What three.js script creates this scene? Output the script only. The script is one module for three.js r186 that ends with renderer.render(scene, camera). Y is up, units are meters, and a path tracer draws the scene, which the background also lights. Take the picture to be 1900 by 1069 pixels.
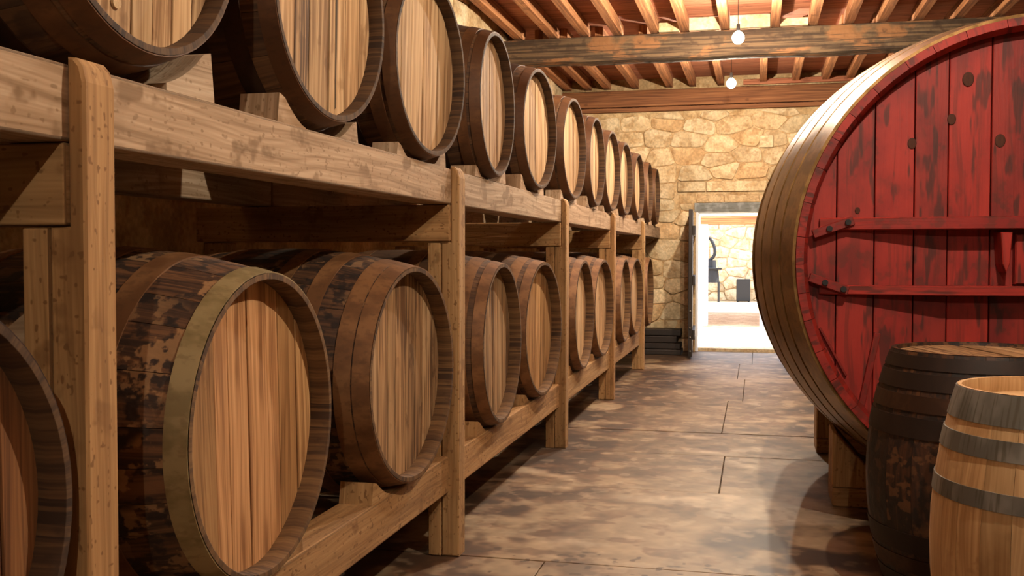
import * as THREE from 'three';
import { mergeGeometries } from 'three/addons/utils/BufferGeometryUtils.js';
import { RoundedBoxGeometry } from 'three/addons/geometries/RoundedBoxGeometry.js';

// ---------------------------------------------------------------- camera, sky, sun, exposure
const scene = new THREE.Scene();
const camera = new THREE.PerspectiveCamera(31.4243, 1900 / 1069, 0.05, 200);
camera.position.set(0, 1.35, 0);
camera.rotation.set(-0.0328829, 0.2349248, 0, 'YXZ');
scene.add(camera);
const renderer = new THREE.WebGLRenderer({ antialias: true });
renderer.toneMapping = THREE.LinearToneMapping;
renderer.toneMappingExposure = 0.98;
renderer.shadowMap.enabled = true;
scene.background = new THREE.Color().setRGB(4.2, 5.0, 6.4);            // bright noon sky over the courtyard
const sun = new THREE.DirectionalLight(new THREE.Color().setRGB(1, 0.95, 0.88), 26);
sun.position.set(7, 16, -20.5); sun.target.position.set(-0.5, 0, -18);
sun.castShadow = true;
Object.assign(sun.shadow.camera, { left: -16, right: 16, top: 16, bottom: -16, near: 1, far: 50 });
scene.add(sun, sun.target);
const LAMP_COLOR = new THREE.Color().setRGB(1, 0.88, 0.70);
const LAMP_POWER = 20;
const LAMPS = [[-0.30, 3.3, -11.9], [-0.18, 3.3, -9.42], [-0.10, 3.3, -6.9], [0.95, 3.35, -2.75], [0.25, 3.3, 1.8, 0.65]];

// ---------------------------------------------------------------- helpers
let seed = 12345;
const rnd = () => { seed = (seed + 0x6d2b79f5) | 0; let t = Math.imul(seed ^ (seed >>> 15), 1 | seed); t = (t + Math.imul(t ^ (t >>> 7), 61 | t)) ^ t; return ((t ^ (t >>> 14)) >>> 0) / 4294967296; };
const rr = (a, b) => a + (b - a) * rnd();
const pick = (a) => a[Math.floor(rnd() * a.length)];
const lerp = (a, b, t) => a + (b - a) * t;
const clamp = (x, a = 0, b = 1) => Math.min(b, Math.max(a, x));
const smooth = (a, b, x) => { const t = clamp((x - a) / (b - a)); return t * t * (3 - 2 * t); };
const mix3 = (a, b, t) => [lerp(a[0], b[0], t), lerp(a[1], b[1], t), lerp(a[2], b[2], t)];

function hash(x, y, s) { let h = Math.imul(x, 374761393) + Math.imul(y, 668265263) + Math.imul(s, 1442695041); h = Math.imul(h ^ (h >>> 13), 1274126177); return ((h ^ (h >>> 16)) >>> 0) / 4294967296; }
function noise(x, y, px, py, s) {                                         // periodic value noise
  const xi = Math.floor(x), yi = Math.floor(y), fx = x - xi, fy = y - yi;
  const u = fx * fx * (3 - 2 * fx), v = fy * fy * (3 - 2 * fy);
  const x0 = ((xi % px) + px) % px, x1 = (x0 + 1) % px, y0 = ((yi % py) + py) % py, y1 = (y0 + 1) % py;
  return lerp(lerp(hash(x0, y0, s), hash(x1, y0, s), u), lerp(hash(x0, y1, s), hash(x1, y1, s), u), v);
}
function fbm(u, v, fx, fy, oct, s) { let a = 0.5, t = 0, n = 0; for (let o = 0; o < oct; o++) { t += a * noise(u * fx, v * fy, fx, fy, s + o * 17); n += a; a *= 0.5; fx *= 2; fy *= 2; } return t / n; }

function texture(w, h, fn, { metres = [1, 1], srgb = true } = {}) {
  const d = new Uint8Array(w * h * 4);
  for (let j = 0; j < h; j++) for (let i = 0; i < w; i++) {
    const c = fn((i + 0.5) / w, (j + 0.5) / h), k = (j * w + i) * 4;
    d[k] = clamp(c[0], 0, 255); d[k + 1] = clamp(c[1], 0, 255); d[k + 2] = clamp(c[2], 0, 255); d[k + 3] = 255;
  }
  const t = new THREE.DataTexture(d, w, h, THREE.RGBAFormat);
  t.wrapS = t.wrapT = THREE.RepeatWrapping; t.magFilter = THREE.LinearFilter; t.minFilter = THREE.LinearMipmapLinearFilter; t.generateMipmaps = true;
  if (srgb) t.colorSpace = THREE.SRGBColorSpace;
  t.repeat.set(1 / metres[0], 1 / metres[1]); t.needsUpdate = true;
  return t;
}

// ---------------------------------------------------------------- procedural textures (uv in metres, grain along v)
function grainAt(u, v, s, fine = 1) {                                     // 0..1, darker streaks low
  const w = (fbm(u, v, 6, 2, 3, s) - 0.5) * 0.10;
  const a = fbm(u + w, v, Math.round(60 * fine), 3, 3, s + 5), b = fbm(u + w * 0.6, v, Math.round(170 * fine), 7, 2, s + 9);
  return 0.62 * a + 0.38 * b;
}
function woodTexture(base, dark, pale, s, o = {}) {
  const { streak = 0.6, blotch = 0.4, dots = 0, mould = 0, size = 512, metres = [0.8, 1.6] } = o;
  return texture(size, size, (u, v) => {
    const g = grainAt(u, v, s), b = fbm(u, v, 4, 3, 4, s + 31), st = fbm(u + (b - 0.5) * 0.05, v, 34, 2, 3, s + 47), mo = fbm(u, v, 14, 22, 4, s + 61);
    let c = mix3(base, dark, 0.6 * (1 - smooth(0.22, 0.62, g)));
    c = mix3(c, pale, smooth(0.55, 0.78, g) * 0.55);
    c = mix3(c, dark, streak * smooth(0.60, 0.78, st) * smooth(0.35, 0.6, b));
    c = mix3(c, dark, blotch * smooth(0.58, 0.74, mo) * smooth(0.42, 0.62, b));
    c = mix3(c, pale, 0.35 * smooth(0.62, 0.8, fbm(u, v, 3, 2, 3, s + 77)));
    if (dots) { const d = fbm(u, v, 80, 90, 2, s + 91); c = mix3(c, dark, dots * smooth(0.72, 0.82, d)); }
    if (mould) { const d = fbm(u, v, 90, 5, 3, s + 93), e = fbm(u, v, 5, 3, 3, s + 95); c = mix3(c, dark, mould * smooth(0.42, 0.62, d) * smooth(0.45, 0.62, e)); }
    return c;
  }, { metres });
}
const T = {};
T.head = woodTexture([198, 164, 122], [118, 84, 52], [220, 192, 154], 11, { streak: 0.8, blotch: 0.4, mould: 0.45, size: 1024, metres: [0.7, 1.4] });
T.headOld = woodTexture([172, 138, 98], [88, 62, 38], [200, 170, 130], 23, { streak: 0.9, blotch: 0.6, mould: 0.9, size: 1024, metres: [0.7, 1.4] });
T.timber = woodTexture([168, 130, 84], [118, 84, 48], [190, 154, 108], 37, { streak: 0.35, blotch: 0.6, dots: 0.8, size: 1024, metres: [0.9, 1.4] });
T.timberGrey = woodTexture([172, 146, 118], [116, 90, 62], [196, 174, 148], 41, { streak: 0.3, blotch: 0.7, dots: 0.5, size: 1024, metres: [0.9, 1.8] });
T.stave = texture(1024, 1024, (u, v) => {                                  // damp cellar staves: dark wood with flaking pale mould
  const g = grainAt(u, v, 53), m = fbm(u, v, 26, 30, 5, 59), m2 = fbm(u, v, 30, 26, 4, 67), b = fbm(u, v, 5, 5, 3, 71);
  let c = mix3([46, 28, 16], [104, 70, 42], smooth(0.25, 0.7, g));
  c = mix3(c, [30, 18, 12], 0.8 * smooth(0.5, 0.66, m2));
  c = mix3(c, [150, 114, 76], 0.8 * smooth(0.56, 0.66, m) * smooth(0.4, 0.55, b));
  return c;
}, { metres: [1, 1] });
T.staveOak = woodTexture([122, 86, 54], [62, 40, 24], [158, 122, 84], 83, { streak: 0.5, blotch: 0.7, size: 512, metres: [0.8, 1.2] });
T.hoop = texture(512, 512, (u, v) => {
  const m = fbm(u, v, 8, 8, 5, 97), n = fbm(u, v, 40, 40, 3, 101);
  return mix3(mix3([108, 72, 42], [134, 94, 58], smooth(0.35, 0.65, m)), [84, 56, 34], 0.3 * smooth(0.55, 0.75, n));
}, { metres: [0.6, 0.6] });
T.hoopOlive = texture(512, 512, (u, v) => {
  const m = fbm(u, v, 10, 10, 5, 103), n = fbm(u, v, 36, 36, 3, 107);
  return mix3(mix3([122, 104, 66], [150, 130, 90], smooth(0.35, 0.65, m)), [104, 82, 52], 0.35 * smooth(0.55, 0.75, n));
}, { metres: [0.6, 0.6] });
T.zinc = texture(512, 512, (u, v) => {
  const m = fbm(u, v, 7, 7, 4, 109), n = fbm(u, v, 60, 6, 3, 113);
  return mix3(mix3([112, 112, 106], [140, 140, 134], smooth(0.35, 0.65, m)), [84, 80, 66], 0.5 * smooth(0.55, 0.75, n));
}, { metres: [0.6, 0.6] });
T.newOak = woodTexture([198, 164, 118], [152, 114, 72], [216, 186, 144], 127, { streak: 0.35, blotch: 0.45, size: 512, metres: [0.8, 1.2] });
T.red = texture(1024, 1024, (u, v) => {                                    // worn red paint on oak
  const g = grainAt(u, v, 131), m = fbm(u, v, 8, 6, 5, 137), n = fbm(u, v, 44, 36, 4, 139), k = fbm(u, v, 48, 9, 3, 149);
  let c = mix3([140, 26, 20], [178, 46, 34], smooth(0.3, 0.7, m));
  c = mix3(c, [118, 34, 20], 0.5 * smooth(0.5, 0.7, g));
  c = mix3(c, [92, 42, 24], 0.45 * smooth(0.52, 0.68, n) * smooth(0.36, 0.6, 1 - m));
  c = mix3(c, [62, 26, 16], 0.6 * smooth(0.62, 0.76, k));
  return c;
}, { metres: [1.6, 1.6] });
T.plank = woodTexture([176, 110, 78], [112, 62, 40], [200, 142, 106], 151, { streak: 0.4, blotch: 0.5, size: 512, metres: [0.8, 2.2] });
T.joist = woodTexture([178, 118, 72], [104, 62, 36], [208, 154, 106], 157, { streak: 0.4, blotch: 0.4, size: 512, metres: [0.8, 2.2] });
T.oldBeam = texture(1024, 512, (u, v) => {                                 // hewn beam: grey-brown with orange bare patches
  const g = fbm(u, v, 5, 46, 4, 163), m = fbm(u, v, 9, 5, 5, 167), n = fbm(u, v, 30, 16, 3, 173);
  let c = mix3([70, 52, 34], [122, 98, 70], smooth(0.3, 0.7, g));
  c = mix3(c, [164, 112, 68], 0.8 * smooth(0.52, 0.64, m) * smooth(0.3, 0.5, g));
  c = mix3(c, [56, 38, 24], 0.4 * smooth(0.55, 0.74, n));
  return c;
}, { metres: [2.4, 0.8] });
T.stone = texture(1024, 1024, (u, v) => {
  const m = fbm(u, v, 6, 6, 5, 179), n = fbm(u, v, 60, 60, 3, 181), k = fbm(u, v, 18, 18, 3, 191);
  let c = mix3([186, 160, 122], [212, 190, 154], smooth(0.3, 0.7, m));
  c = mix3(c, [150, 116, 76], 0.4 * smooth(0.56, 0.75, k));
  const f = 0.86 + 0.28 * n; return [c[0] * f, c[1] * f, c[2] * f];
}, { metres: [1.2, 1.2] });
T.stoneBump = texture(512, 512, (u, v) => { const b = 255 * fbm(u, v, 12, 12, 6, 193); return [b, b, b]; }, { metres: [0.8, 0.8], srgb: false });
T.woodBump = texture(512, 512, (u, v) => { const b = 255 * grainAt(u, v, 199, 1); return [b, b, b]; }, { metres: [0.8, 1.4], srgb: false });
T.scaleBump = texture(512, 512, (u, v) => { const b = 255 * fbm(u, v, 22, 22, 5, 211); return [b, b, b]; }, { metres: [0.8, 0.8], srgb: false });
// floor: one map for the whole slab field, in world metres
const FX0 = -2.7, FX1 = 6.0, FZ0 = -14.95, FZ1 = 10.0, MX = 6.4, MZ = 19.15;   // room extents; the floor map spans MX by MZ metres
T.floor = (() => {
  const W = 1024, H = 2048, lx = MX, lz = MZ;
  const t = texture(W, H, (u, v) => {
    const x = FX0 + u * lx, z = FZ0 + v * lz;
    const a = fbm(u, v, 5, 15, 6, 223), b = fbm(u, v, 9, 27, 5, 227), d = fbm(u, v, 28, 84, 4, 229), e = fbm(u, v, 90, 270, 3, 233), h = fbm(u, v, 3, 9, 4, 239);
    let c = mix3([108, 88, 64], [148, 126, 98], smooth(0.32, 0.68, a));
    c = mix3(c, [112, 104, 72], 0.55 * smooth(0.52, 0.68, h));                             // olive damp patches
    c = mix3(c, [144, 106, 78], 0.45 * smooth(0.54, 0.66, b) * smooth(0.35, 0.6, h));    // pinkish cement
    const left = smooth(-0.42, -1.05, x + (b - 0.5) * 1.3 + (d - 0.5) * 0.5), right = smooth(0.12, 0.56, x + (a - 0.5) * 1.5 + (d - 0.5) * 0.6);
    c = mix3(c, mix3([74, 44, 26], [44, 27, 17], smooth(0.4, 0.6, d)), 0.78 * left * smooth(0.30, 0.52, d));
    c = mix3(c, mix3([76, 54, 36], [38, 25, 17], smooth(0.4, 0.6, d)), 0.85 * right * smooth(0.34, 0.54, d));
    c = mix3(c, [92, 66, 46], 0.55 * smooth(0.56, 0.66, fbm(u, v, 34, 130, 4, 241)) * smooth(0.4, 0.62, b));
    c = mix3(c, [182, 164, 140], 0.6 * smooth(0.62, 0.72, fbm(u, v, 7, 34, 5, 251)));
    if (z > -4.55) { const p = fbm(u, v, 128, 384, 2, 257); c = mix3(c, [78, 58, 40], 0.8 * smooth(0.68, 0.74, p)); }   // pitted screed in the nearest bay
    const q = fbm(u, v, 60, 180, 4, 271);
    c = mix3(c, [70, 50, 34], 0.5 * smooth(0.56, 0.7, q) * smooth(0.35, 0.6, 1 - a)); c = mix3(c, [176, 156, 128], 0.4 * smooth(0.60, 0.72, 1 - q));
    const f = 0.84 + 0.32 * e; return [c[0] * f, c[1] * f, c[2] * f];
  }, { metres: [1, 1] });
  t.repeat.set(1, 1); return t;
})();
T.floorBump = texture(512, 512, (u, v) => { const b = 255 * (0.6 * fbm(u, v, 5, 5, 5, 263) + 0.4 * fbm(u, v, 40, 40, 3, 269)); return [b, b, b]; }, { metres: [1.3, 1.3], srgb: false });

const lin = (r, g, b) => new THREE.Color().setRGB(r, g, b);
const mat = (o) => new THREE.MeshStandardMaterial({ roughness: 0.85, metalness: 0, ...o });
const shiftTex = (t, u, v) => { const c = t.clone(); c.offset.set(u, v); c.needsUpdate = true; return c; };
const M = {};
const headTex = [0, 1, 2, 3, 4].map((k) => shiftTex(T.head, 0.19 * k, 0.37 * k));
const headOldTex = [0, 1, 2].map((k) => shiftTex(T.headOld, 0.27 * k, 0.41 * k));
const tints = [[1, 1, 1], [0.86, 0.81, 0.75], [1.0, 0.94, 0.88], [0.78, 0.74, 0.68], [1.04, 1.02, 1.0]];
M.head = headTex.map((t, k) => mat({ map: t, color: lin(...tints[k]), bumpMap: T.woodBump, bumpScale: 0.00055, roughness: 0.8 }));
M.headOld = headOldTex.map((t, k) => mat({ map: t, color: lin(...tints[k]), bumpMap: T.woodBump, bumpScale: 0.00088, roughness: 0.75 }));
M.headGold = headTex.slice(0, 4).map((t, k) => mat({ map: t, color: lin(...[[0.92, 0.78, 0.60], [0.70, 0.56, 0.40], [0.98, 0.78, 0.62], [0.62, 0.50, 0.35]][k]), bumpMap: T.woodBump, bumpScale: 0.0006, roughness: 0.7 }));
M.headRust = [0, 1].map((k) => mat({ map: headOldTex[k], color: lin(0.62 + 0.1 * k, 0.42, 0.28), bumpMap: T.woodBump, bumpScale: 0.00088 }));
M.timber = [0, 1, 2].map((k) => mat({ map: shiftTex(T.timber, 0.3 * k, 0.23 * k), color: lin(...tints[k]), bumpMap: T.woodBump, bumpScale: 0.00132 }));
M.timberGrey = [0, 1, 2].map((k) => mat({ map: shiftTex(T.timberGrey, 0.3 * k, 0.23 * k), color: lin(...tints[k]), bumpMap: T.woodBump, bumpScale: 0.00132 }));
M.stave = [0, 1, 2].map((k) => mat({ map: shiftTex(T.stave, 0.31 * k, 0.27 * k), color: lin(...[[1, 1, 1], [0.75, 0.72, 0.7], [1.15, 1.1, 1.05]][k]), bumpMap: T.scaleBump, bumpScale: 0.0027, roughness: 0.7 }));
M.staveOak = [0, 1, 2].map((k) => mat({ map: shiftTex(T.staveOak, 0.31 * k, 0.27 * k), color: lin(...[[0.6, 0.56, 0.52], [0.46, 0.42, 0.38], [0.66, 0.62, 0.57]][k]), bumpMap: T.woodBump, bumpScale: 0.00066, roughness: 0.75 }));
M.hoop = mat({ map: T.hoop, roughness: 0.62, metalness: 0.25, bumpMap: T.scaleBump, bumpScale: 0.00045 });
M.hoopMid = mat({ map: T.hoop, color: lin(0.66, 0.6, 0.55), roughness: 0.62, metalness: 0.25 });
M.hoopOlive = mat({ map: T.hoopOlive, roughness: 0.6, metalness: 0.2, bumpMap: T.scaleBump, bumpScale: 0.00045 });
M.hoopDark = mat({ map: T.hoop, color: lin(0.2, 0.16, 0.13), roughness: 0.6, metalness: 0.3, bumpMap: T.scaleBump, bumpScale: 0.0009 });
M.hoopBlack = mat({ map: T.hoop, color: lin(0.08, 0.06, 0.05), roughness: 0.65, metalness: 0.2 });
M.zinc = mat({ map: T.zinc, roughness: 0.48, metalness: 0.55 });
M.newOak = [0, 1, 2, 3].map((k) => mat({ map: shiftTex(T.newOak, 0.23 * k, 0.31 * k), color: lin(...tints[k]), bumpMap: T.woodBump, bumpScale: 0.00033, roughness: 0.7 }));
M.blackStave = [0, 1, 2].map((k) => mat({ map: shiftTex(T.stave, 0.31 * k, 0.27 * k), color: lin(...[[0.34, 0.25, 0.18], [0.22, 0.16, 0.12], [0.42, 0.31, 0.22]][k]), bumpMap: T.scaleBump, bumpScale: 0.0027, roughness: 0.65 }));
M.red = [0, 1, 2, 3].map((k) => mat({ map: shiftTex(T.red, 0.29 * k, 0.17 * k), color: lin(...[[0.74, 0.7, 0.66], [0.66, 0.6, 0.58], [0.8, 0.72, 0.66], [0.6, 0.6, 0.58]][k]), bumpMap: T.woodBump, bumpScale: 0.00088, roughness: 0.62 }));
M.knot = mat({ map: T.timber, color: lin(0.17, 0.065, 0.04), roughness: 0.8 });
M.iron = mat({ color: lin(0.008, 0.008, 0.009), roughness: 0.7, metalness: 0 });
M.caskStave = [0, 1, 2].map((k) => mat({ map: shiftTex(T.staveOak, 0.31 * k, 0.27 * k), color: lin(0.5, 0.44 - 0.03 * k, 0.36), bumpMap: T.woodBump, bumpScale: 0.00066, roughness: 0.7 }));
M.caskHoop = mat({ map: T.hoopOlive, color: lin(0.78, 0.58, 0.43), roughness: 0.44, metalness: 0.75, bumpMap: T.scaleBump, bumpScale: 0.000675 });
M.plank = [0, 1, 2, 3].map((k) => mat({ map: shiftTex(T.plank, 0.21 * k, 0.33 * k), color: lin(...tints[k]), bumpMap: T.woodBump, bumpScale: 0.00066 }));
M.joist = [0, 1].map((k) => mat({ map: shiftTex(T.joist, 0.21 * k, 0.33 * k), color: lin(...tints[k]), bumpMap: T.woodBump, bumpScale: 0.00066 }));
M.oldBeam = mat({ map: T.oldBeam, color: lin(0.7, 0.66, 0.62), bumpMap: T.stoneBump, bumpScale: 0.009 });
M.wallPlate = mat({ map: shiftTex(T.joist, 0.5, 0.1), color: lin(0.55, 0.52, 0.5), bumpMap: T.woodBump, bumpScale: 0.00088 });
const stoneTints = [[1, 1, 1], [1.1, 1.08, 1.05], [0.92, 0.86, 0.78], [1.0, 0.88, 0.76], [0.9, 0.92, 0.92], [1.2, 1.2, 1.2]];
M.stone = stoneTints.map((c, k) => mat({ map: shiftTex(T.stone, 0.17 * k, 0.23 * k), color: lin(...c), bumpMap: T.stoneBump, bumpScale: 0.009, roughness: 0.95 }));
M.whiteStone = mat({ map: T.stone, color: lin(1.3, 1.38, 1.5), bumpMap: T.stoneBump, bumpScale: 0.0045, roughness: 0.9 });
M.mortar = mat({ map: T.stone, color: lin(0.85, 0.78, 0.68), bumpMap: T.stoneBump, bumpScale: 0.009, roughness: 1 });
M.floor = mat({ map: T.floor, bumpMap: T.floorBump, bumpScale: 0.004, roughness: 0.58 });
M.floorJoint = mat({ color: lin(0.07, 0.05, 0.035), roughness: 1 });
M.lintel = mat({ map: T.zinc, color: lin(1.1, 1.14, 1.2), roughness: 0.8 });
M.plaster = mat({ color: lin(0.78, 0.78, 0.8), roughness: 0.95, bumpMap: T.stoneBump, bumpScale: 0.0036 });
M.paving = mat({ map: T.stone, color: lin(1, 1, 1), bumpMap: T.stoneBump, bumpScale: 0.0036 });
M.gravel = mat({ map: T.stone, color: lin(0.9, 0.82, 0.74), bumpMap: T.stoneBump, bumpScale: 0.0045 });
M.doorWood = mat({ map: T.timber, color: lin(0.04, 0.032, 0.03), bumpMap: T.woodBump, bumpScale: 0.00088, roughness: 0.6 });
M.bulb = new THREE.MeshStandardMaterial({ color: 0xffffff, emissive: new THREE.Color().setRGB(1, 0.86, 0.62), emissiveIntensity: 60, roughness: 0.3 });
M.cord = mat({ color: lin(0.02, 0.02, 0.02), roughness: 0.7 });
M.cream = mat({ map: T.stone, color: lin(1.1, 1.05, 1.0), bumpMap: T.stoneBump, bumpScale: 0.0045 });

const used = {};
const numbered = (n) => { const k = used[n] ?? 0; used[n] = k + 1; return k ? `${n}_${String(k).padStart(3, '0')}` : n; };
function mesh(name, geometry, material, parent) { const m = new THREE.Mesh(geometry, material); m.name = name; m.castShadow = m.receiveShadow = true; parent.add(m); return m; }
function thing(name, label, category, position = [0, 0, 0], group) {
  const g = new THREE.Group(); g.name = numbered(name); g.position.set(...position); g.userData = { label, category }; if (group) g.userData.group = group; scene.add(g); return g;
}
function structure(name, label, category) { const g = new THREE.Group(); g.name = name; g.userData = { kind: 'structure', label, category }; scene.add(g); return g; }
// box with uv in metres, v along the longest side
function boxUV(g, alongAxis, ox = 0, oy = 0) {
  const p = g.attributes.position, n = g.attributes.normal, uv = new Float32Array(p.count * 2);
  const A = ['x', 'y', 'z'].indexOf(alongAxis), get = (a, i) => a.getComponent(i, 0);
  for (let i = 0; i < p.count; i++) {
    const P = [p.getX(i), p.getY(i), p.getZ(i)], N = [Math.abs(n.getX(i)), Math.abs(n.getY(i)), Math.abs(n.getZ(i))];
    let d = N[0] > N[1] ? (N[0] > N[2] ? 0 : 2) : (N[1] > N[2] ? 1 : 2);
    let o; if (d === A) { o = [(A + 1) % 3, (A + 2) % 3]; uv[2 * i] = P[o[0]] + ox; uv[2 * i + 1] = P[o[1]] + oy; }
    else { const c = 3 - A - d; uv[2 * i] = P[c] + ox + d * 0.37; uv[2 * i + 1] = P[A] + oy; }
  }
  g.setAttribute('uv', new THREE.BufferAttribute(uv, 2)); return g;
}
function box(x0, x1, y0, y1, z0, z1, along = 'y', r = 0) {
  const w = x1 - x0, h = y1 - y0, d = z1 - z0;
  const g = r ? new RoundedBoxGeometry(w, h, d, 1, r) : new THREE.BoxGeometry(w, h, d);
  g.translate((x0 + x1) / 2, (y0 + y1) / 2, (z0 + z1) / 2);
  return boxUV(g, along, rr(0, 1), rr(0, 1));
}
// polygon in (a, b) extruded along c; plane 'xy' -> along z, 'zy' -> along x, 'xz' -> along y
function prism(points, plane, c0, c1, along = 'y', bevel = 0) {
  const s = new THREE.Shape(points.map(([a, b]) => new THREE.Vector2(a, b)));
  const g = new THREE.ExtrudeGeometry(s, { depth: c1 - c0 - 2 * bevel, bevelEnabled: bevel > 0, bevelThickness: bevel, bevelSize: bevel, bevelOffset: -bevel, bevelSegments: 1, steps: 1 });
  g.translate(0, 0, c0 + bevel);
  if (plane === 'zy') { g.applyMatrix4(new THREE.Matrix4().set(0, 0, 1, 0, 0, 1, 0, 0, 1, 0, 0, 0, 0, 0, 0, 1)); flip(g); }
  if (plane === 'xz') { g.applyMatrix4(new THREE.Matrix4().set(1, 0, 0, 0, 0, 0, 1, 0, 0, 1, 0, 0, 0, 0, 0, 1)); flip(g); }
  g.computeVertexNormals();
  return boxUV(g, along, rr(0, 1), rr(0, 1));
}
function flip(g) {                                                          // reverse winding of a non-indexed geometry
  for (const key of Object.keys(g.attributes)) { const a = g.attributes[key], k = a.itemSize; for (let i = 0; i < a.count; i += 3) for (let c = 0; c < k; c++) { const t = a.array[(i + 1) * k + c]; a.array[(i + 1) * k + c] = a.array[(i + 2) * k + c]; a.array[(i + 2) * k + c] = t; } }
}

// ---------------------------------------------------------------- rubble stones (Voronoi cells on a wall face)
function cells(x0, x1, y0, y1, sx, sy, blocks = []) {
  const seeds = []; let row = 0;
  for (let y = y0 + sy / 2; y < y1 + sy * 0.4; y += sy, row++) for (let x = x0 + (row % 2 ? sx * 0.15 : sx * 0.6); x < x1; x += sx * rr(0.6, 1.35)) seeds.push([x + rr(-0.2, 0.2) * sx, y + rr(-0.33, 0.33) * sy]);
  const out = [];
  const inBlock = ([x, y]) => blocks.some(([a, b, c, d]) => x > a && x < b && y > c && y < d);
  const asp = sx / sy;
  for (const s of seeds) {
    if (inBlock(s) || s[0] < x0 || s[0] > x1 || s[1] < y0 || s[1] > y1) continue;
    let poly = [[x0, y0], [x1, y0], [x1, y1], [x0, y1]];
    const clip = (nx, ny, c) => {                                            // keep nx*x + ny*y < c
      const q = [];
      for (let i = 0; i < poly.length; i++) {
        const a = poly[i], b = poly[(i + 1) % poly.length], da = nx * a[0] + ny * a[1] - c, db = nx * b[0] + ny * b[1] - c;
        if (da < 0) q.push(a);
        if ((da < 0) !== (db < 0)) { const t = da / (da - db); q.push([lerp(a[0], b[0], t), lerp(a[1], b[1], t)]); }
      }
      poly = q;
    };
    for (const o of seeds) {
      if (o === s || Math.abs(o[0] - s[0]) > sx * 3 || Math.abs(o[1] - s[1]) > sy * 3) continue;
      const ax = s[0], ay = s[1] * asp, bx = o[0], by = o[1] * asp;            // anisotropic metric: flat stones
      const nx = bx - ax, ny = (by - ay) * asp, c = (bx * bx + by * by - ax * ax - ay * ay) / 2;
      clip(nx, ny, c); if (poly.length < 3) break;
    }
    for (const [a, b, c, d] of blocks) {
      const dx = s[0] < a ? a - s[0] : s[0] > b ? s[0] - b : -1, dy = s[1] < c ? c - s[1] : s[1] > d ? s[1] - d : -1;
      if (dx < 0 && dy < 0) continue;
      if (dx > dy) s[0] < a ? clip(1, 0, a) : clip(-1, 0, -b); else s[1] < c ? clip(0, 1, c) : clip(0, -1, -d);
    }
    if (poly.length < 3) continue;
    let area = 0; for (let i = 0; i < poly.length; i++) { const a = poly[i], b = poly[(i + 1) % poly.length]; area += a[0] * b[1] - b[0] * a[1]; }
    if (area / 2 < 0.006) continue;
    out.push(poly);
  }
  return out;
}
function stoneGeometry(poly, proud, gap) {                                   // domed stone, face towards +z, back ring inside the wall
  const q = [];
  for (let i = 0; i < poly.length; i++) { const a = poly[i], b = poly[(i + 1) % poly.length]; const l = Math.hypot(b[0] - a[0], b[1] - a[1]); if (l < 0.03) { q.push([(a[0] + b[0]) / 2, (a[1] + b[1]) / 2]); continue; } q.push([lerp(a[0], b[0], 0.12), lerp(a[1], b[1], 0.12)], [lerp(a[0], b[0], 0.88), lerp(a[1], b[1], 0.88)]); }
  const n = q.length, cx = q.reduce((t, p) => t + p[0], 0) / n, cy = q.reduce((t, p) => t + p[1], 0) / n;
  const P = [], U = [], I = [], tx = rr(-0.03, 0.03), ty = rr(-0.05, 0.05), ou = rr(0, 1), ov = rr(0, 1);
  const ring = (inset, z) => { for (const [x, y] of q) { const d = Math.hypot(x - cx, y - cy), k = Math.max(0.2, (d - inset) / d), X = cx + (x - cx) * k, Y = cy + (y - cy) * k; P.push(X, Y, z + (z > 0 ? (X - cx) * tx + (Y - cy) * ty : 0)); U.push(X + ou, Y + ov); } };
  ring(gap, -0.02); ring(gap + 0.004, proud * 0.55); ring(gap + 0.016, proud);
  P.push(cx, cy, proud + 0.004); U.push(cx + ou, cy + ov);
  for (let r = 0; r < 2; r++) for (let i = 0; i < n; i++) { const j = (i + 1) % n, a = r * n + i, b = r * n + j, c = a + n, d = b + n; I.push(a, b, d, a, d, c); }
  for (let i = 0; i < n; i++) I.push(2 * n + i, 2 * n + (i + 1) % n, 3 * n);
  const g = new THREE.BufferGeometry(); g.setAttribute('position', new THREE.Float32BufferAttribute(P, 3)); g.setAttribute('uv', new THREE.Float32BufferAttribute(U, 2)); g.setIndex(I); g.computeVertexNormals();
  return g;
}

// ---------------------------------------------------------------- room shell
const ZW = -14.4, CEIL = 3.79;
const floor = structure('floor', 'worn stained concrete floor of the cellar aisle', 'floor');
mesh('bedding', box(FX0, FX1, -0.3, -0.012, FZ0, FZ1, 'z'), M.floorJoint, floor);
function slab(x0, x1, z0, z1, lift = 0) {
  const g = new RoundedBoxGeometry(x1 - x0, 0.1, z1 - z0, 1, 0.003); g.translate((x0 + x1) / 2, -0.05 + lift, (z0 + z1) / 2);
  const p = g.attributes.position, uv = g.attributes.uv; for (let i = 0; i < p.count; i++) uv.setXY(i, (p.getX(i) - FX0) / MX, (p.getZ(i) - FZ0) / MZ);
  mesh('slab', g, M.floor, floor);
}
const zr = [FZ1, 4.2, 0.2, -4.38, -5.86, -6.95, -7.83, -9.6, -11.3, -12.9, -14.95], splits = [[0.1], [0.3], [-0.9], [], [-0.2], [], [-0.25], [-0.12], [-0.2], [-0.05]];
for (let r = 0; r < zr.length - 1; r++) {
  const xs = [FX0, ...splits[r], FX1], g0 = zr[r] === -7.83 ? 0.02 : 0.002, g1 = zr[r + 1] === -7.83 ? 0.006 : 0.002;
  for (let k = 0; k < xs.length - 1; k++) slab(xs[k] + (k ? 0.003 : 0), xs[k + 1] - 0.003, zr[r + 1] + g1, zr[r] - g0, rr(-0.003, 0));
}

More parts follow.
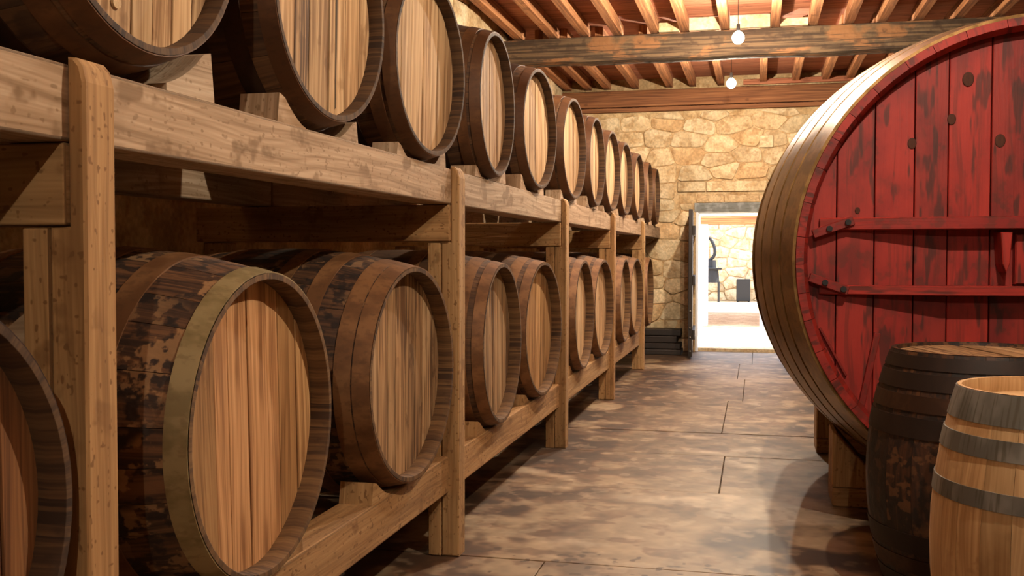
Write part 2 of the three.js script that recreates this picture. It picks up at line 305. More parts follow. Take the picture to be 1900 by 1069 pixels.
// far wall: three mortar backings round the doorway, and a stone skin
const DX0 = -0.83, DX1 = 0.47, DY = 1.93;
const wallFar = structure('wall_far', 'rubble stone end wall with the doorway', 'wall');
for (const b of [[FX0 - 0.5, DX0, 0, 4.1], [DX1, FX1 + 0.5, 0, 4.1], [DX0, DX1, 2.06, 4.1]]) mesh('mortar', box(b[0], b[1], b[2], b[3], ZW - 0.55, ZW, 'x'), M.mortar, wallFar);
const lintelBox = [-1.1, 0.6, 2.2, 2.36];
const farBlocks = [[DX0 - 0.02, DX1 + 0.02, -1, 2.08], lintelBox, [-1.12, 0.6, 2.06, 2.2]];
for (const poly of cells(-2.68, 1.5, 0.0, 3.32, 0.40, 0.215, farBlocks)) {
  const g = stoneGeometry(poly, rr(0.008, 0.03), 0.004); g.translate(0, 0, ZW);
  mesh('stone', g, pick([M.stone[0], M.stone[0], M.stone[1], M.stone[2], M.stone[3], M.stone[4]]), wallFar);
}
for (const [a, b, k] of [[-1.08, -0.7, 4], [-0.69, 0.12, 1], [0.13, 0.6, 0]]) mesh('lintel_stone', box(a, b, 2.215, 2.355, ZW - 0.03, ZW + 0.035, 'x', 0.008), M.stone[k], wallFar);
for (const [a, b] of [[-0.82, -0.45], [-0.44, 0.02], [0.03, 0.46]]) mesh('lintel_stone', box(a, b, 2.065, 2.17, ZW - 0.03, ZW + 0.012, 'x', 0.008), M.stone[2], wallFar);
mesh('door_lintel', box(DX0 - 0.02, DX1 + 0.02, DY, 2.06, ZW - 0.5, ZW + 0.01, 'x', 0.006), M.lintel, wallFar);
mesh('bright_stone', box(0.02, 0.20, 2.80, 2.965, ZW - 0.02, ZW + 0.045, 'x', 0.012), M.whiteStone, wallFar);
const frame = structure('trim_1', 'pale painted reveal lining the doorway', 'door frame');
mesh('jamb', box(DX0, DX0 + 0.035, 0, DY, ZW - 0.55, ZW + 0.02, 'y', 0.005), M.plaster, frame);
mesh('jamb', box(DX1 - 0.035, DX1, 0, DY, ZW - 0.55, ZW + 0.02, 'y', 0.005), M.plaster, frame);
mesh('sill', box(DX0, DX1, -0.01, 0.045, ZW - 0.55, ZW - 0.06, 'x', 0.006), M.stone[4], frame);

// left wall (stones where the photograph shows them), right and near walls
const wallLeft = structure('wall_left', 'stone side wall behind the barrel rack', 'wall');
mesh('mortar', box(FX0 - 0.4, FX0, 0, 4.1, FZ0, FZ1, 'z'), M.mortar, wallLeft);
for (const poly of cells(7.6, 14.3, 2.5, 3.75, 0.42, 0.24)) {
  const g = stoneGeometry(poly, rr(0.01, 0.035), 0.006);
  g.applyMatrix4(new THREE.Matrix4().set(0, 0, 1, FX0, 0, 1, 0, 0, -1, 0, 0, 0, 0, 0, 0, 1));
  mesh('stone', g, pick(M.stone), wallLeft);
}
const wallRight = structure('wall_right', 'dim stone side wall behind the red cask', 'wall');
mesh('mortar', box(FX1, FX1 + 0.4, 0, 4.1, FZ0, FZ1, 'z'), M.mortar, wallRight);
const wallNear = structure('wall_near', 'dim stone wall at the near end of the cellar', 'wall');
mesh('mortar', box(FX0 - 0.4, FX1 + 0.4, 0, 4.1, FZ1, FZ1 + 0.4, 'x'), M.mortar, wallNear);

// ceiling: boards across, joists along, two cross beams
const ceiling = structure('ceiling', 'timber ceiling of boards on joists and cross beams', 'ceiling');
mesh('roof_deck', box(FX0 - 0.4, FX1 + 0.4, CEIL + 0.035, CEIL + 0.3, FZ0, FZ1 + 0.4, 'x'), M.joist[0], ceiling);
for (let z = FZ1, k = 0; z > ZW + 0.02; k++) { const w = Math.min(rr(0.17, 0.24), z - ZW); mesh('board', box(FX0, FX1, CEIL, CEIL + 0.03, z - w + 0.003, z, 'x', 0.002), pick(M.plank), ceiling); z -= w; }
const jA = [-2.52, -2.14, -1.8, -1.45, -1.06, -0.75, -0.34, 0.16, 0.53, 0.88, 1.19, 1.53, 1.9, 2.26, 2.62, 3.0, 3.36, 3.74, 4.1, 4.48, 4.85, 5.22, 5.6], jB = [-2.62, -2.33, -2.06, -1.67, -1.2, -0.88, -0.5, 0.06, 0.48, 0.86, 1.17, 1.55, 1.9, 2.26, 2.62, 3.0, 3.36, 3.74, 4.1, 4.48, 4.85, 5.22, 5.6];
for (const x of jA) mesh('joist', box(x - 0.045, x + 0.045, 3.66, CEIL - 0.001, -10.98, FZ1, 'z', 0.004), pick(M.joist), ceiling);
for (const x of jB) { const s = Math.abs(jA.find((a) => Math.abs(a - x) < 0.095) ?? 9) < 9 ? 0 : 0; mesh('joist', box(x - 0.045, x + 0.045, 3.66, CEIL - 0.001, ZW, -10.985 + s, 'z', 0.004), pick(M.joist), ceiling); }
{ // hewn cross beam, slightly uneven
  const g = new THREE.BoxGeometry(FX1 - FX0, 0.29, 0.27, 40, 3, 3), p = g.attributes.position;
  for (let i = 0; i < p.count; i++) { const x = p.getX(i), y = p.getY(i), z = p.getZ(i); const f = (Math.abs(y) > 0.14 && Math.abs(z) > 0.13) ? 0.88 : 1; p.setY(i, y * f + (y < 0 ? 0.02 * (fbm(x / 6 + 0.5, 0.3, 14, 3, 3, 5) - 0.5) * 2 : 0)); p.setZ(i, z * f + 0.02 * (fbm(x / 6 + 0.5, 0.7 + y, 11, 3, 3, 8) - 0.5)); }
  g.computeVertexNormals(); g.translate((FX0 + FX1) / 2, 3.505, -10.85);
  const uv = g.attributes.uv; for (let i = 0; i < p.count; i++) uv.setXY(i, p.getX(i), p.getY(i) + p.getZ(i));
  mesh('cross_beam', g, M.oldBeam, ceiling);
}
mesh('wall_plate', box(FX0, FX1, 3.395, 3.62, ZW, ZW + 0.14, 'x', 0.01), M.wallPlate, ceiling);
mesh('wall_plate', box(FX0, FX1, 3.33, 3.39, ZW, ZW + 0.10, 'x', 0.008), M.wallPlate, ceiling);
mesh('batten', box(-0.2, 2.4, 3.632, 3.70, ZW + 0.16, ZW + 0.21, 'x', 0.004), M.plank[0], ceiling);
for (const [a, b, h] of [[-1.01, -0.80, 0.09], [-0.70, -0.39, 0.125], [-0.29, 0.11, 0.125], [0.21, 0.48, 0.07]]) mesh('infill_block', box(a, b, 3.65, 3.655 + h, -10.80, -10.74, 'x', 0.004), M.cream, ceiling);

// ---------------------------------------------------------------- barrels
function profile(Rh, Rb, L) { return (x) => { const t = 2 * x / L; return Rh + (Rb - Rh) * (1 - t * t); }; }   // x from -L/2 to L/2
function staveGeometry(r, L, a0, a1, thick, x0 = -L / 2, x1 = L / 2, segs = 10) {
  const P = [], U = [], I = [], na = 2, ou = rr(0, 1), ov = rr(0, 1);
  const quad = (a, b, c, d) => I.push(a, b, c, a, c, d);
  const grid = (fn, nu, nv, rev) => { const o = P.length / 3; for (let i = 0; i <= nu; i++) for (let j = 0; j <= nv; j++) { const [p, uv] = fn(i / nu, j / nv); P.push(...p); U.push(uv[0] + ou, uv[1] + ov); } for (let i = 0; i < nu; i++) for (let j = 0; j < nv; j++) { const a = o + i * (nv + 1) + j, b = a + nv + 1; rev ? quad(a, a + 1, b + 1, b) : quad(a, b, b + 1, a + 1); } };
  const pt = (x, ang, rad) => [x, rad * Math.cos(ang), rad * Math.sin(ang)];
  const R = (x, e) => Math.max(0.01, r(x) - e);
  const X = (u) => lerp(x0, x1, u), A = (v) => lerp(a0, a1, v);
  const inner = (x) => { const e = Math.min(x1 - x, x - x0); return thick * (e < 0.03 ? lerp(0.55, 1, e / 0.03) : 1); };
  grid((u, v) => [pt(X(u), A(v), R(X(u), 0)), [A(v) * r(0), X(u)]], segs, na, true);
  grid((u, v) => [pt(X(u), A(v), R(X(u), inner(X(u)))), [A(v) * r(0), X(u)]], segs, na, false);
  for (const [ang, rev] of [[a0, false], [a1, true]]) grid((u, v) => [pt(X(u), ang, R(X(u), v * inner(X(u)))), [v * thick, X(u)]], segs, 1, !rev);
  for (const [x, rev] of [[x0, true], [x1, false]]) grid((u, v) => [pt(x, A(u), R(x, v * inner(x))), [A(u) * r(0), v * thick]], na, 1, !rev);
  const g = new THREE.BufferGeometry(); g.setAttribute('position', new THREE.Float32BufferAttribute(P, 3)); g.setAttribute('uv', new THREE.Float32BufferAttribute(U, 2)); g.setIndex(I); g.computeVertexNormals(); return g;
}
function hoopGeometry(r, x0, x1, th, segs = 56) {
  const P = [], U = [], I = [], n = 3, prof = [];
  for (let i = 0; i <= n; i++) { const x = lerp(x0, x1, i / n); prof.push([x, r(x) + th]); }
  const back = []; for (let i = n; i >= 0; i--) { const x = lerp(x0, x1, i / n); back.push([x, r(x) - 0.004]); }
  const loops = [prof, [prof[n], back[0]], back, [back[n], prof[0]]];
  for (const l of loops) { const o = P.length / 3, m = l.length; for (let k = 0; k <= segs; k++) { const a = k / segs * Math.PI * 2; for (let i = 0; i < m; i++) { P.push(l[i][0], l[i][1] * Math.cos(a), l[i][1] * Math.sin(a)); U.push(a * r(0), l[i][0] + l[i][1]); } } for (let k = 0; k < segs; k++) for (let i = 0; i < m - 1; i++) { const a = o + k * m + i, b = a + m; I.push(a, a + 1, b + 1, a, b + 1, b); } }
  const g = new THREE.BufferGeometry(); g.setAttribute('position', new THREE.Float32BufferAttribute(P, 3)); g.setAttribute('uv', new THREE.Float32BufferAttribute(U, 2)); g.setIndex(I); g.computeVertexNormals(); return g;
}
function ringGeometry(prof, segs = 56) {                                      // open surface of revolution about x, facing inwards and to the front
  const P = [], U = [], I = [], m = prof.length; let len = 0; const run = prof.map((p, i) => (len += i ? Math.hypot(p[0] - prof[i - 1][0], p[1] - prof[i - 1][1]) : 0));
  for (let k = 0; k <= segs; k++) { const a = k / segs * Math.PI * 2; prof.forEach(([x, r], i) => { P.push(x, r * Math.cos(a), r * Math.sin(a)); U.push(a * 0.4, run[i]); }); }
  for (let k = 0; k < segs; k++) for (let i = 0; i < m - 1; i++) { const a = k * m + i, b = a + m; I.push(a, b + 1, a + 1, a, b, b + 1); }
  const g = new THREE.BufferGeometry(); g.setAttribute('position', new THREE.Float32BufferAttribute(P, 3)); g.setAttribute('uv', new THREE.Float32BufferAttribute(U, 2)); g.setIndex(I); g.computeVertexNormals(); return g;
}
// vertical boards that together fill a disc of radius R, front face towards +x at x
function boardGeometry(R, a, b, x, th, bevel = 0.0015) {
  const pts = [], n = 5, gap = 0.0024; a += gap; b -= gap;
  const h = (s) => Math.sqrt(Math.max(0, R * R - s * s));
  for (let i = 0; i <= n; i++) { const s = lerp(a, b, i / n); pts.push([s, -h(s)]); }
  for (let i = n; i >= 0; i--) { const s = lerp(a, b, i / n); pts.push([s, h(s)]); }
  const clean = pts.filter((p, i) => i === 0 || Math.hypot(p[0] - pts[i - 1][0], p[1] - pts[i - 1][1]) > 1e-4);
  const sh = new THREE.Shape(clean.map((p) => new THREE.Vector2(...p)));
  const g = new THREE.ExtrudeGeometry(sh, { depth: th - bevel, bevelEnabled: bevel > 0, bevelThickness: bevel, bevelSize: bevel, bevelOffset: -bevel, bevelSegments: 1 });
  const uv = g.attributes.uv, p = g.attributes.position, ou = rr(0, 1), ov = rr(0, 1); for (let i = 0; i < uv.count; i++) uv.setXY(i, p.getX(i) + ou, p.getY(i) + ov);
  g.translate(0, 0, -th); g.rotateY(Math.PI / 2); g.translate(x, 0, 0); return g;
}
function boardEdges(R, n, jitter = 0.3) { const e = [-R + 0.002]; for (let k = 1; k < n; k++) e.push(-R + 2 * R * (k + rr(-jitter, jitter) * 0.8) / n); e.push(R - 0.002); return e; }
function makeBarrel(o) {                                                     // axis along x, front head at +L/2; parts: staves, hoops, head boards
  const g = new THREE.Group(); const r = profile(o.Rh, o.Rb, o.L), th = o.thick ?? 0.026, n = o.staves ?? 22;
  let ang = rr(0, 0.2); const ws = Array.from({ length: n }, () => rr(0.75, 1.25)), tot = ws.reduce((a, b) => a + b);
  for (let k = 0; k < n; k++) { const w = ws[k] / tot * Math.PI * 2; const m = mesh('stave', staveGeometry(r, o.L, ang + 0.002, ang + w - 0.002, th), pick(o.staveMats), g); ang += w; }
  for (const [d0, d1, m] of o.hoops) for (const side of o.oneSide ? [1] : [1, -1]) {
    const a = side > 0 ? o.L / 2 - d1 : -o.L / 2 + d0, b = side > 0 ? o.L / 2 - d0 : -o.L / 2 + d1; mesh('hoop', hoopGeometry(r, a, b, 0.003), m, g);
  }
  const xf = o.L / 2 - o.recess, Rd = r(xf) - th * 0.9, e = o.edges ?? boardEdges(Rd, o.boards ?? 8);
  for (let k = 0; k < e.length - 1; k++) { if (o.slot === k) continue; mesh('head_board', boardGeometry(Rd, e[k], e[k + 1], xf + rr(-0.002, 0.002), 0.022), pick(o.headMats), g); }
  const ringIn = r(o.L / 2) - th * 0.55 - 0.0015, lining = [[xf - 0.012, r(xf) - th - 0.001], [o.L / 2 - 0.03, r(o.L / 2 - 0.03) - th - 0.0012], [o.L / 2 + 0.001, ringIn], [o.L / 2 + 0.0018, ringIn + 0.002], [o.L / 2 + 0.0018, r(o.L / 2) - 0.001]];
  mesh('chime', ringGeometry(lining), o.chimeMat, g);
  const disc = new THREE.CylinderGeometry(Rd, Rd, 0.02, 40); disc.rotateZ(Math.PI / 2); disc.translate(-xf, 0, 0); mesh('rear_head', disc, o.headMats[0], g);
  return g;
}
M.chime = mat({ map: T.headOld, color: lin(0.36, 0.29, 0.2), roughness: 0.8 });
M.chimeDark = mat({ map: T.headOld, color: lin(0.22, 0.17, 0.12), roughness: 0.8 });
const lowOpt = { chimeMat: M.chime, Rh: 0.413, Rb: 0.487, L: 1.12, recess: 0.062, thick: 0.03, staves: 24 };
const protoLowA = makeBarrel({ ...lowOpt, staveMats: M.stave, headMats: M.head, boards: 8, hoops: [[0, 0.055, M.hoopOlive], [0.20, 0.265, M.hoop], [0.36, 0.43, M.hoop]] });
const protoLowB = makeBarrel({ ...lowOpt, staveMats: M.stave, headMats: M.headOld, boards: 9, hoops: [[0, 0.06, M.hoop], [0.066, 0.125, M.hoop], [0.215, 0.28, M.hoop], [0.37, 0.43, M.hoop]] });
const protoLowC = makeBarrel({ ...lowOpt, staveMats: M.staveOak, headMats: M.headOld, boards: 8, hoops: [[0, 0.055, M.hoop], [0.085, 0.15, M.hoop], [0.22, 0.285, M.hoopDark], [0.38, 0.44, M.hoop]] });
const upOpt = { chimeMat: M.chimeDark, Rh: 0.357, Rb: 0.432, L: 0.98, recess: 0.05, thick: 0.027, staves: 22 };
const protoUpA = makeBarrel({ ...upOpt, staveMats: M.staveOak, headMats: M.head, boards: 8, hoops: [[0, 0.05, M.hoopMid], [0.065, 0.115, M.hoopMid], [0.18, 0.235, M.hoopDark], [0.30, 0.36, M.hoopMid]] });
const protoUpB = makeBarrel({ ...upOpt, staveMats: M.staveOak, headMats: M.head, boards: 7, hoops: [[0, 0.05, M.hoopMid], [0.10, 0.155, M.hoopDark], [0.30, 0.36, M.hoopMid]] });

const XF = -1.285, rad = Math.PI / 180;
function placeBarrel(proto, o, zc, yc, turn, roll, label, category, group, xf = XF, mats) {
  const g = proto.clone(); g.name = numbered('oak_barrel'); g.userData = { label, category, group }; scene.add(g);
  const d = -turn * rad; g.rotation.set(roll * rad, d, 0, 'YXZ');
  g.position.set(xf - o.L / 2 * Math.cos(d), yc, zc + o.L / 2 * Math.sin(d));
  g.traverse((m) => { if (m.name.startsWith('head_board')) m.material = pick(mats); });
  return g;
}
const ord = ['first', 'second', 'third', 'fourth', 'fifth', 'sixth', 'seventh', 'eighth', 'ninth', 'tenth', 'eleventh', 'twelfth', 'thirteenth'];
const lower = [[-1.30, 0, 1, protoLowA, M.headRust, 'dark oak barrel cut off by the left frame edge, before the first post'],
  [-2.54, 0, 2, protoLowA, M.headGold, 'large lower barrel with pale olive end hoop, right after the first post'],
  [-3.76, 4, -1, protoLowB, M.headOld, 'large lower barrel with streaked grey head, left of the second post'],
  [-5.18, 0, 1, protoLowC, M.headOld, 'lower barrel with streaked greyish head, just beyond the second post'],
  [-6.24, 4, -2, protoLowC, M.headGold, 'lower barrel with reddish staves, left of the third post'],
  [-7.78, 0.5, 1, protoLowC, M.head, 'lower barrel just beyond the third rack post'],
  [-8.82, 3, 0, protoLowC, M.head, 'lower barrel left of the fourth rack post'],
  [-10.3, 0, 2, protoLowB, M.head, 'lower barrel just beyond the fourth rack post'],
  [-11.3, 3, 1, protoLowC, M.head, 'lower barrel left of the fifth rack post'],
  [-12.72, 0, 1, protoLowC, M.headOld, 'farthest lower barrel, beyond the fifth post by the stone wall']];
for (const [z, t, roll, p, mats, label] of lower) { const b = placeBarrel(p, lowOpt, z, 0.887, t, roll, label, 'barrel', 'barrels on the lower rack beams', XF, mats);
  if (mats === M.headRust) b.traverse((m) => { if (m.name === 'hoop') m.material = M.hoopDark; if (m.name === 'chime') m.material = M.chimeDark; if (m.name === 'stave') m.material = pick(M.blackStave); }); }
const upper = [[-0.95, 2], [-2.0, 2], [-3.0, 4.5], [-3.99, 5], [-5.07, 0], [-6.12, 4.5], [-7.33, 3.5], [-8.40, 1.5], [-9.34, 3], [-10.33, 3], [-11.5, 2.5], [-12.65, 0], [-13.6, 0]];  // first entry is an unseen barrel, added to shade the near rack
const upLabel = ['unseen upper barrel beyond the left frame edge, added for the shade it casts', 'upper barrel cut by the top edge, with a bung hole in its head',
  'upper barrel with a dark cracked board in its pale head', 'upper barrel above the second rack post, cut by the top edge', 'upper barrel, first whole one with narrow pale head, under the ceiling joists'];
const upY = (i) => 2.11 + ([0.035, 0.035, 0.016][i] ?? 0);
upper.forEach(([z, t], i) => placeBarrel(i % 3 === 2 ? protoUpB : protoUpA, upOpt, z, upY(i), t, rr(-4, 4), upLabel[i] ?? `${ord[i - 1]} upper barrel from the left frame edge, on the receding rack`, 'barrel', 'barrels on the upper rack beams', XF, M.head));
{ // dark cracked board in the head of the second upper barrel in view
  const b = scene.children.find((o) => o.userData.label === upLabel[2]), k = b.children.filter((m) => m.name === 'head_board')[2]; k.material = M.headOld[1];
  const f = upOpt.L / 2 - upOpt.recess, g = prism([[-0.105, -0.30], [-0.100, -0.305], [-0.094, 0.05], [-0.097, 0.31], [-0.103, 0.31], [-0.106, 0.02]], 'zy', f - 0.004, f + 0.0028, 'y'); mesh('crack', g, M.floorJoint, b);
}
// tap plug on the head of the first upper barrel in view
{ const b = scene.children.find((o) => o.userData.label === upLabel[1]); const g = new THREE.CylinderGeometry(0.014, 0.014, 0.02, 14); g.rotateZ(Math.PI / 2); g.translate(upOpt.L / 2 - upOpt.recess - 0.005, -0.26, 0.04); mesh('bung', g, M.newOak[0], b); }

// ---------------------------------------------------------------- the rack
const rack = thing('barrel_rack', 'long weathered timber rack holding two tiers of barrels along the left', 'rack');
const postZ = [3.40, 0.80, -1.765, -4.35, -6.97, -9.42, -12.0], PW = 0.10;
for (const z of postZ) {
  const dz = rr(-0.004, 0.004);
  const front = []; const top = 1.738;
  front.push([XF - 0.08, 0], [XF, 0], [XF + 0.004, top - 0.05], [XF - 0.004, top - 0.018], [XF - 0.018, top - 0.002], [XF - 0.036, top], [XF - 0.036, 1.405], [XF - 0.08, 1.405]);
  const p = mesh('post', prism(front, 'xy', z - PW + dz, z + dz, 'y', 0.006), pick(M.timber), rack);
  mesh('post_backing', box(XF - 0.142, XF - 0.082, 0, 1.403, z - PW - 0.004, z + 0.004, 'y', 0.005), pick(M.timber), rack);
  mesh('cross_bearer', box(XF - 1.28, XF - 0.037, 1.407, 1.570, z - PW - 0.01, z + 0.012, 'x', 0.006), pick(M.timber), rack);
  mesh('rear_post', box(XF - 1.25, XF - 1.13, 0, 1.405, z - PW, z, 'y', 0.006), pick(M.timber), rack);
}
const ends = [3.5, ...postZ.map((z) => z - PW / 2), ZW + 0.06];
for (let k = 0; k < ends.length - 1; k++) for (const [xa, xb] of [[XF - 0.18, XF - 0.036], [XF - 1.05, XF - 0.92]]) {
  mesh('upper_beam', box(xa, xb, 1.572, 1.728 + rr(-0.004, 0.004), ends[k + 1] + 0.002, ends[k] - 0.002, 'z', 0.008), pick(M.timberGrey), rack);
  if (k < 7) { const a = ends[k + 1] + PW / 2 + 0.012, b = ends[k] - PW / 2 - 0.012; mesh('lower_beam', box(xa - 0.01, xb - 0.012, 0.285, 0.447, a - 0.06, b + 0.06, 'z', 0.008), pick(M.timber), rack); }
}
function chocks(zc, yc, R, beamTop, xa, xb, mats, sides = [-1, 1]) {
  for (const s of sides) {
    const d0 = rr(0.10, 0.13), d1 = rr(0.24, 0.29), pts = [[s * d0, beamTop]], n = 5;
    pts.push([s * (d1 + 0.05), beamTop]); pts.push([s * (d1 + 0.035), yc - Math.sqrt(R * R - d1 * d1) + 0.01]);
    for (let i = n; i >= 0; i--) { const d = lerp(d0, d1, i / n); pts.push([s * d, Math.max(beamTop + 0.003, yc - Math.sqrt(R * R - d * d))]); }
    mesh('chock', prism(pts.map(([a, b]) => [zc + a, b]), 'zy', xa + rr(0, 0.02), xb - rr(0.0, 0.015), 'z', 0), pick(mats), rack);
  }
}
upper.forEach(([z], i) => { chocks(z, upY(i), 0.418, 1.728, XF - 0.17, XF - 0.038, M.timberGrey, i === 0 ? [1] : i === 1 ? [-1] : [-1, 1]); });
for (const [z] of lower) { chocks(z, 0.887, 0.462, 0.447, XF - 0.19, XF - 0.05, M.timber); }
// diagonal brace behind the first post
mesh('brace', prism([[-2.3, 0.62], [-2.13, 0.5], [-1.43, 1.0], [-1.43, 1.25]], 'xy', -1.85, -1.80, 'x', 0.004), M.timberGrey[1], rack);

// ---------------------------------------------------------------- the red cask
{
  const RH = 1.108, RB = 1.225, L = 2.5, cx = 1.285, cy = 1.326, zf = -5.1, turn = 3.2 * rad;
  const c = thing('wine_cask', 'huge cask with red painted head and broad hoops lying beside the aisle', 'cask');
  c.rotation.y = -Math.PI / 2 - turn;                                          // local +x faces the camera end (+z)
  const ax = [Math.sin(turn), Math.cos(turn)];                                 // world direction of local +x, see below
  c.rotation.y = -(Math.PI / 2) + turn; const dirx = Math.cos(c.rotation.y), dirz = -Math.sin(c.rotation.y);
  c.position.set(cx - dirx * L / 2, cy, zf - dirz * L / 2);
  const r = profile(RH, RB, L), N = 44, th = 0.065;
  let ang = 0; const ws = Array.from({ length: N }, () => rr(0.8, 1.2)), tot = ws.reduce((a, b) => a + b);
  for (let k = 0; k < N; k++) {
    const w = ws[k] / tot * Math.PI * 2;
    mesh('stave', staveGeometry(r, L, ang + 0.001, ang + w - 0.001, th, -L / 2, L / 2 - 0.13, 10), pick(M.caskStave), c);
    mesh('chime_block', staveGeometry(r, L, ang + 0.0012, ang + w - 0.0012, th, L / 2 - 0.13, L / 2, 3), pick(M.red), c);
    ang += w;
  }
  for (const [a, b] of [[0.012, 0.235], [0.27, 0.45], [0.49, 0.75], [0.80, 1.12], [1.38, 1.70], [1.75, 2.0], [2.04, 2.22], [2.26, 2.49]]) {
    const h = mesh('hoop', hoopGeometry(r, L / 2 - b, L / 2 - a, 0.014, 96), M.caskHoop, c);
    const la = -1.35 - rr(0, 0.5), xm = L / 2 - (a + b) / 2, R = r(xm) + 0.016;                       // lap joint with rivets
    const lap = new RoundedBoxGeometry((b - a) * 0.98, 0.008, 0.16, 1, 0.003); lap.rotateX(la); lap.translate(xm, R * Math.cos(la), R * Math.sin(la)); mesh('lap_plate', boxUV(lap, 'z'), M.caskHoop, h);
  }
  // head boards (upright) recessed behind the chime
  const xh = L / 2 - 0.11, Rd = r(xh) - th * 0.95, e = []; for (let s = -Rd + 0.003; s < Rd - 0.1; s += rr(0.135, 0.19)) e.push(s); e.push(Rd - 0.003);
  for (let k = 0; k < e.length - 1; k++) mesh('head_board', boardGeometry(Rd, e[k], e[k + 1], xh + rr(-0.003, 0.003), 0.04, 0.003), pick(M.red), c);
  const disc = new THREE.CylinderGeometry(Rd, Rd, 0.04, 48); disc.rotateZ(Math.PI / 2); disc.translate(-xh, 0, 0); mesh('rear_head', disc, M.caskStave[0], c);
  // rails: local z runs to the left of the picture (-x world), so s = -(x - cx)
  const rail = (y0, y1, wl, name) => { const half = wl; mesh(name, (() => { const g = prism([[-half, xh - 0.002], [half, xh - 0.002], [half, xh + 0.022], [half - 0.55, xh + 0.125], [-half + 0.55, xh + 0.125], [-half, xh + 0.022]].map(([s, x]) => [x, s]), 'xz', y0, y1, 'z', 0.004); return g; })(), M.red[2], c); };
  const yA = 0.14, yB = -0.168;
  rail(yA, yA + 0.058, 0.99, 'rail'); rail(yB, yB + 0.045, 0.99, 'rail');
  const strap = (s0, y0, s1, y1, w, d0, d1) => { // flat strap on the head between two points (s to the left is positive local z)
    const len = Math.hypot(s1 - s0, y1 - y0); const g = new RoundedBoxGeometry(d1 - d0, w, len, 1, 0.004); boxUV(g, 'z'); const m = mesh('strap', g, M.red[1], c);
    m.position.set(xh + (d0 + d1) / 2, (y0 + y1) / 2, (s0 + s1) / 2); m.rotation.x = -Math.atan2(y1 - y0, s1 - s0); return m;
  };
  for (const [s0, y0, s1, y1] of [[0.84, 0.185, 1.025, 0.12], [0.86, -0.150, 1.04, -0.085]]) {
    const m = strap(s0, y0, s1, y1, 0.042, 0.035, 0.065);
    const bolt = new THREE.CylinderGeometry(0.014, 0.014, 0.02, 10); bolt.rotateZ(Math.PI / 2);
    for (const q of [-0.07, 0.02]) { const bm = mesh('bolt', bolt, M.iron, m); bm.position.set(0.018, 0, q); }
  }
  const knot = new THREE.SphereGeometry(1, 12, 8).scale(0.0012, 0.026, 0.02);
  for (const [x, y, k] of [[0.714, 1.875, 1], [0.889, 1.985, 1], [1.104, 1.88, 1.2], [0.47, 1.56, 0.6], [0.96, 2.17, 1.3]]) { const m = mesh('knot', knot, M.knot, c); m.position.set(xh + 0.0038, y - cy, cx - x); m.scale.setScalar(k); }
  // clamp of the hatch between the rails, and the slanting battens lower down
  mesh('hatch_bar', prism([[0.155, 0.125], [0.205, 0.125], [0.195, -0.02], [0.18, -0.06], [0.165, -0.02]].map(([s, y]) => [s, y]), 'zy', xh, xh + 0.13, 'y', 0.004), M.red[2], c);
  mesh('hatch_bar', prism([[-0.205, 0.125], [-0.155, 0.125], [-0.165, -0.02], [-0.18, -0.06], [-0.195, -0.02]].reverse(), 'zy', xh, xh + 0.13, 'y', 0.004), M.red[2], c);
  mesh('hatch_door', prism([[-0.12, -0.115], [0.12, -0.115], [0.12, 0.118], [-0.12, 0.118]], 'zy', xh, xh + 0.05, 'y', 0.006), M.red[0], c);
  strap(0.72, -0.35, 0.79, -0.70, 0.03, 0.004, 0.03); strap(0.985, -0.33, 0.86, -0.56, 0.012, 0.003, 0.018);
}
{ // cradle under the cask
  const c = thing('cask_cradle', 'heavy timber cradle of beams and wedges beneath the red cask', 'cradle');
  for (const z of [-5.85, -7.35]) {
    mesh('cross_timber', box(0.40, 2.2, 0, 0.10, z - 0.16, z + 0.16, 'x', 0.01), M.timber[1], c);
    for (const s of [1, -1]) { const p = [[0, 0.102], [0.52, 0.102], [0.34, 0.14], [0.16, 0.24], [0.02, 0.40], [0.0, 0.40]].map(([a, y]) => [s > 0 ? 0.40 + a : 2.08 - a, y]); mesh('wedge', prism(s > 0 ? p : p.reverse(), 'xy', z - 0.15, z + 0.15, 'y', 0.006), M.timber[1], c); }
  }
}
// ---------------------------------------------------------------- upright barrels at the right
function upright(proto, L, x, z, turn, label) { const g = proto; g.name = numbered('upright_barrel'); g.userData = { label, category: 'barrel' }; g.rotation.set(0, turn, Math.PI / 2, 'YXZ'); g.position.set(x, L / 2, z); scene.add(g); return g; }
const newB = makeBarrel({ chimeMat: M.newOak[1], Rh: 0.286, Rb: 0.36, L: 0.95, recess: 0.045, thick: 0.024, staves: 22, staveMats: M.newOak, headMats: [M.newOak[0], M.newOak[2]], boards: 8, hoops: [[0, 0.088, M.zinc], [0.125, 0.182, M.zinc], [0.27, 0.322, M.zinc]] });
upright(newB, 0.95, 0.887, -3.35, 0.4, 'new pale oak barrel with grey metal hoops standing at the lower right');
const oldB = makeBarrel({ chimeMat: M.blackStave[2], Rh: 0.336, Rb: 0.43, L: 0.98, recess: 0.012, thick: 0.03, staves: 20, staveMats: M.blackStave, headMats: [M.headOld[0], M.headOld[1]], edges: [-0.30, -0.22, -0.14, -0.048, -0.020, 0.08, 0.19, 0.30], slot: 3, hoops: [[0.012, 0.06, M.hoopBlack], [0.075, 0.135, M.hoopBlack], [0.155, 0.215, M.hoopDark], [0.235, 0.31, M.hoopBlack]] });
upright(oldB, 0.98, 0.86, -4.3, 1.83, 'blackened old barrel with dusty top standing before the red cask head');

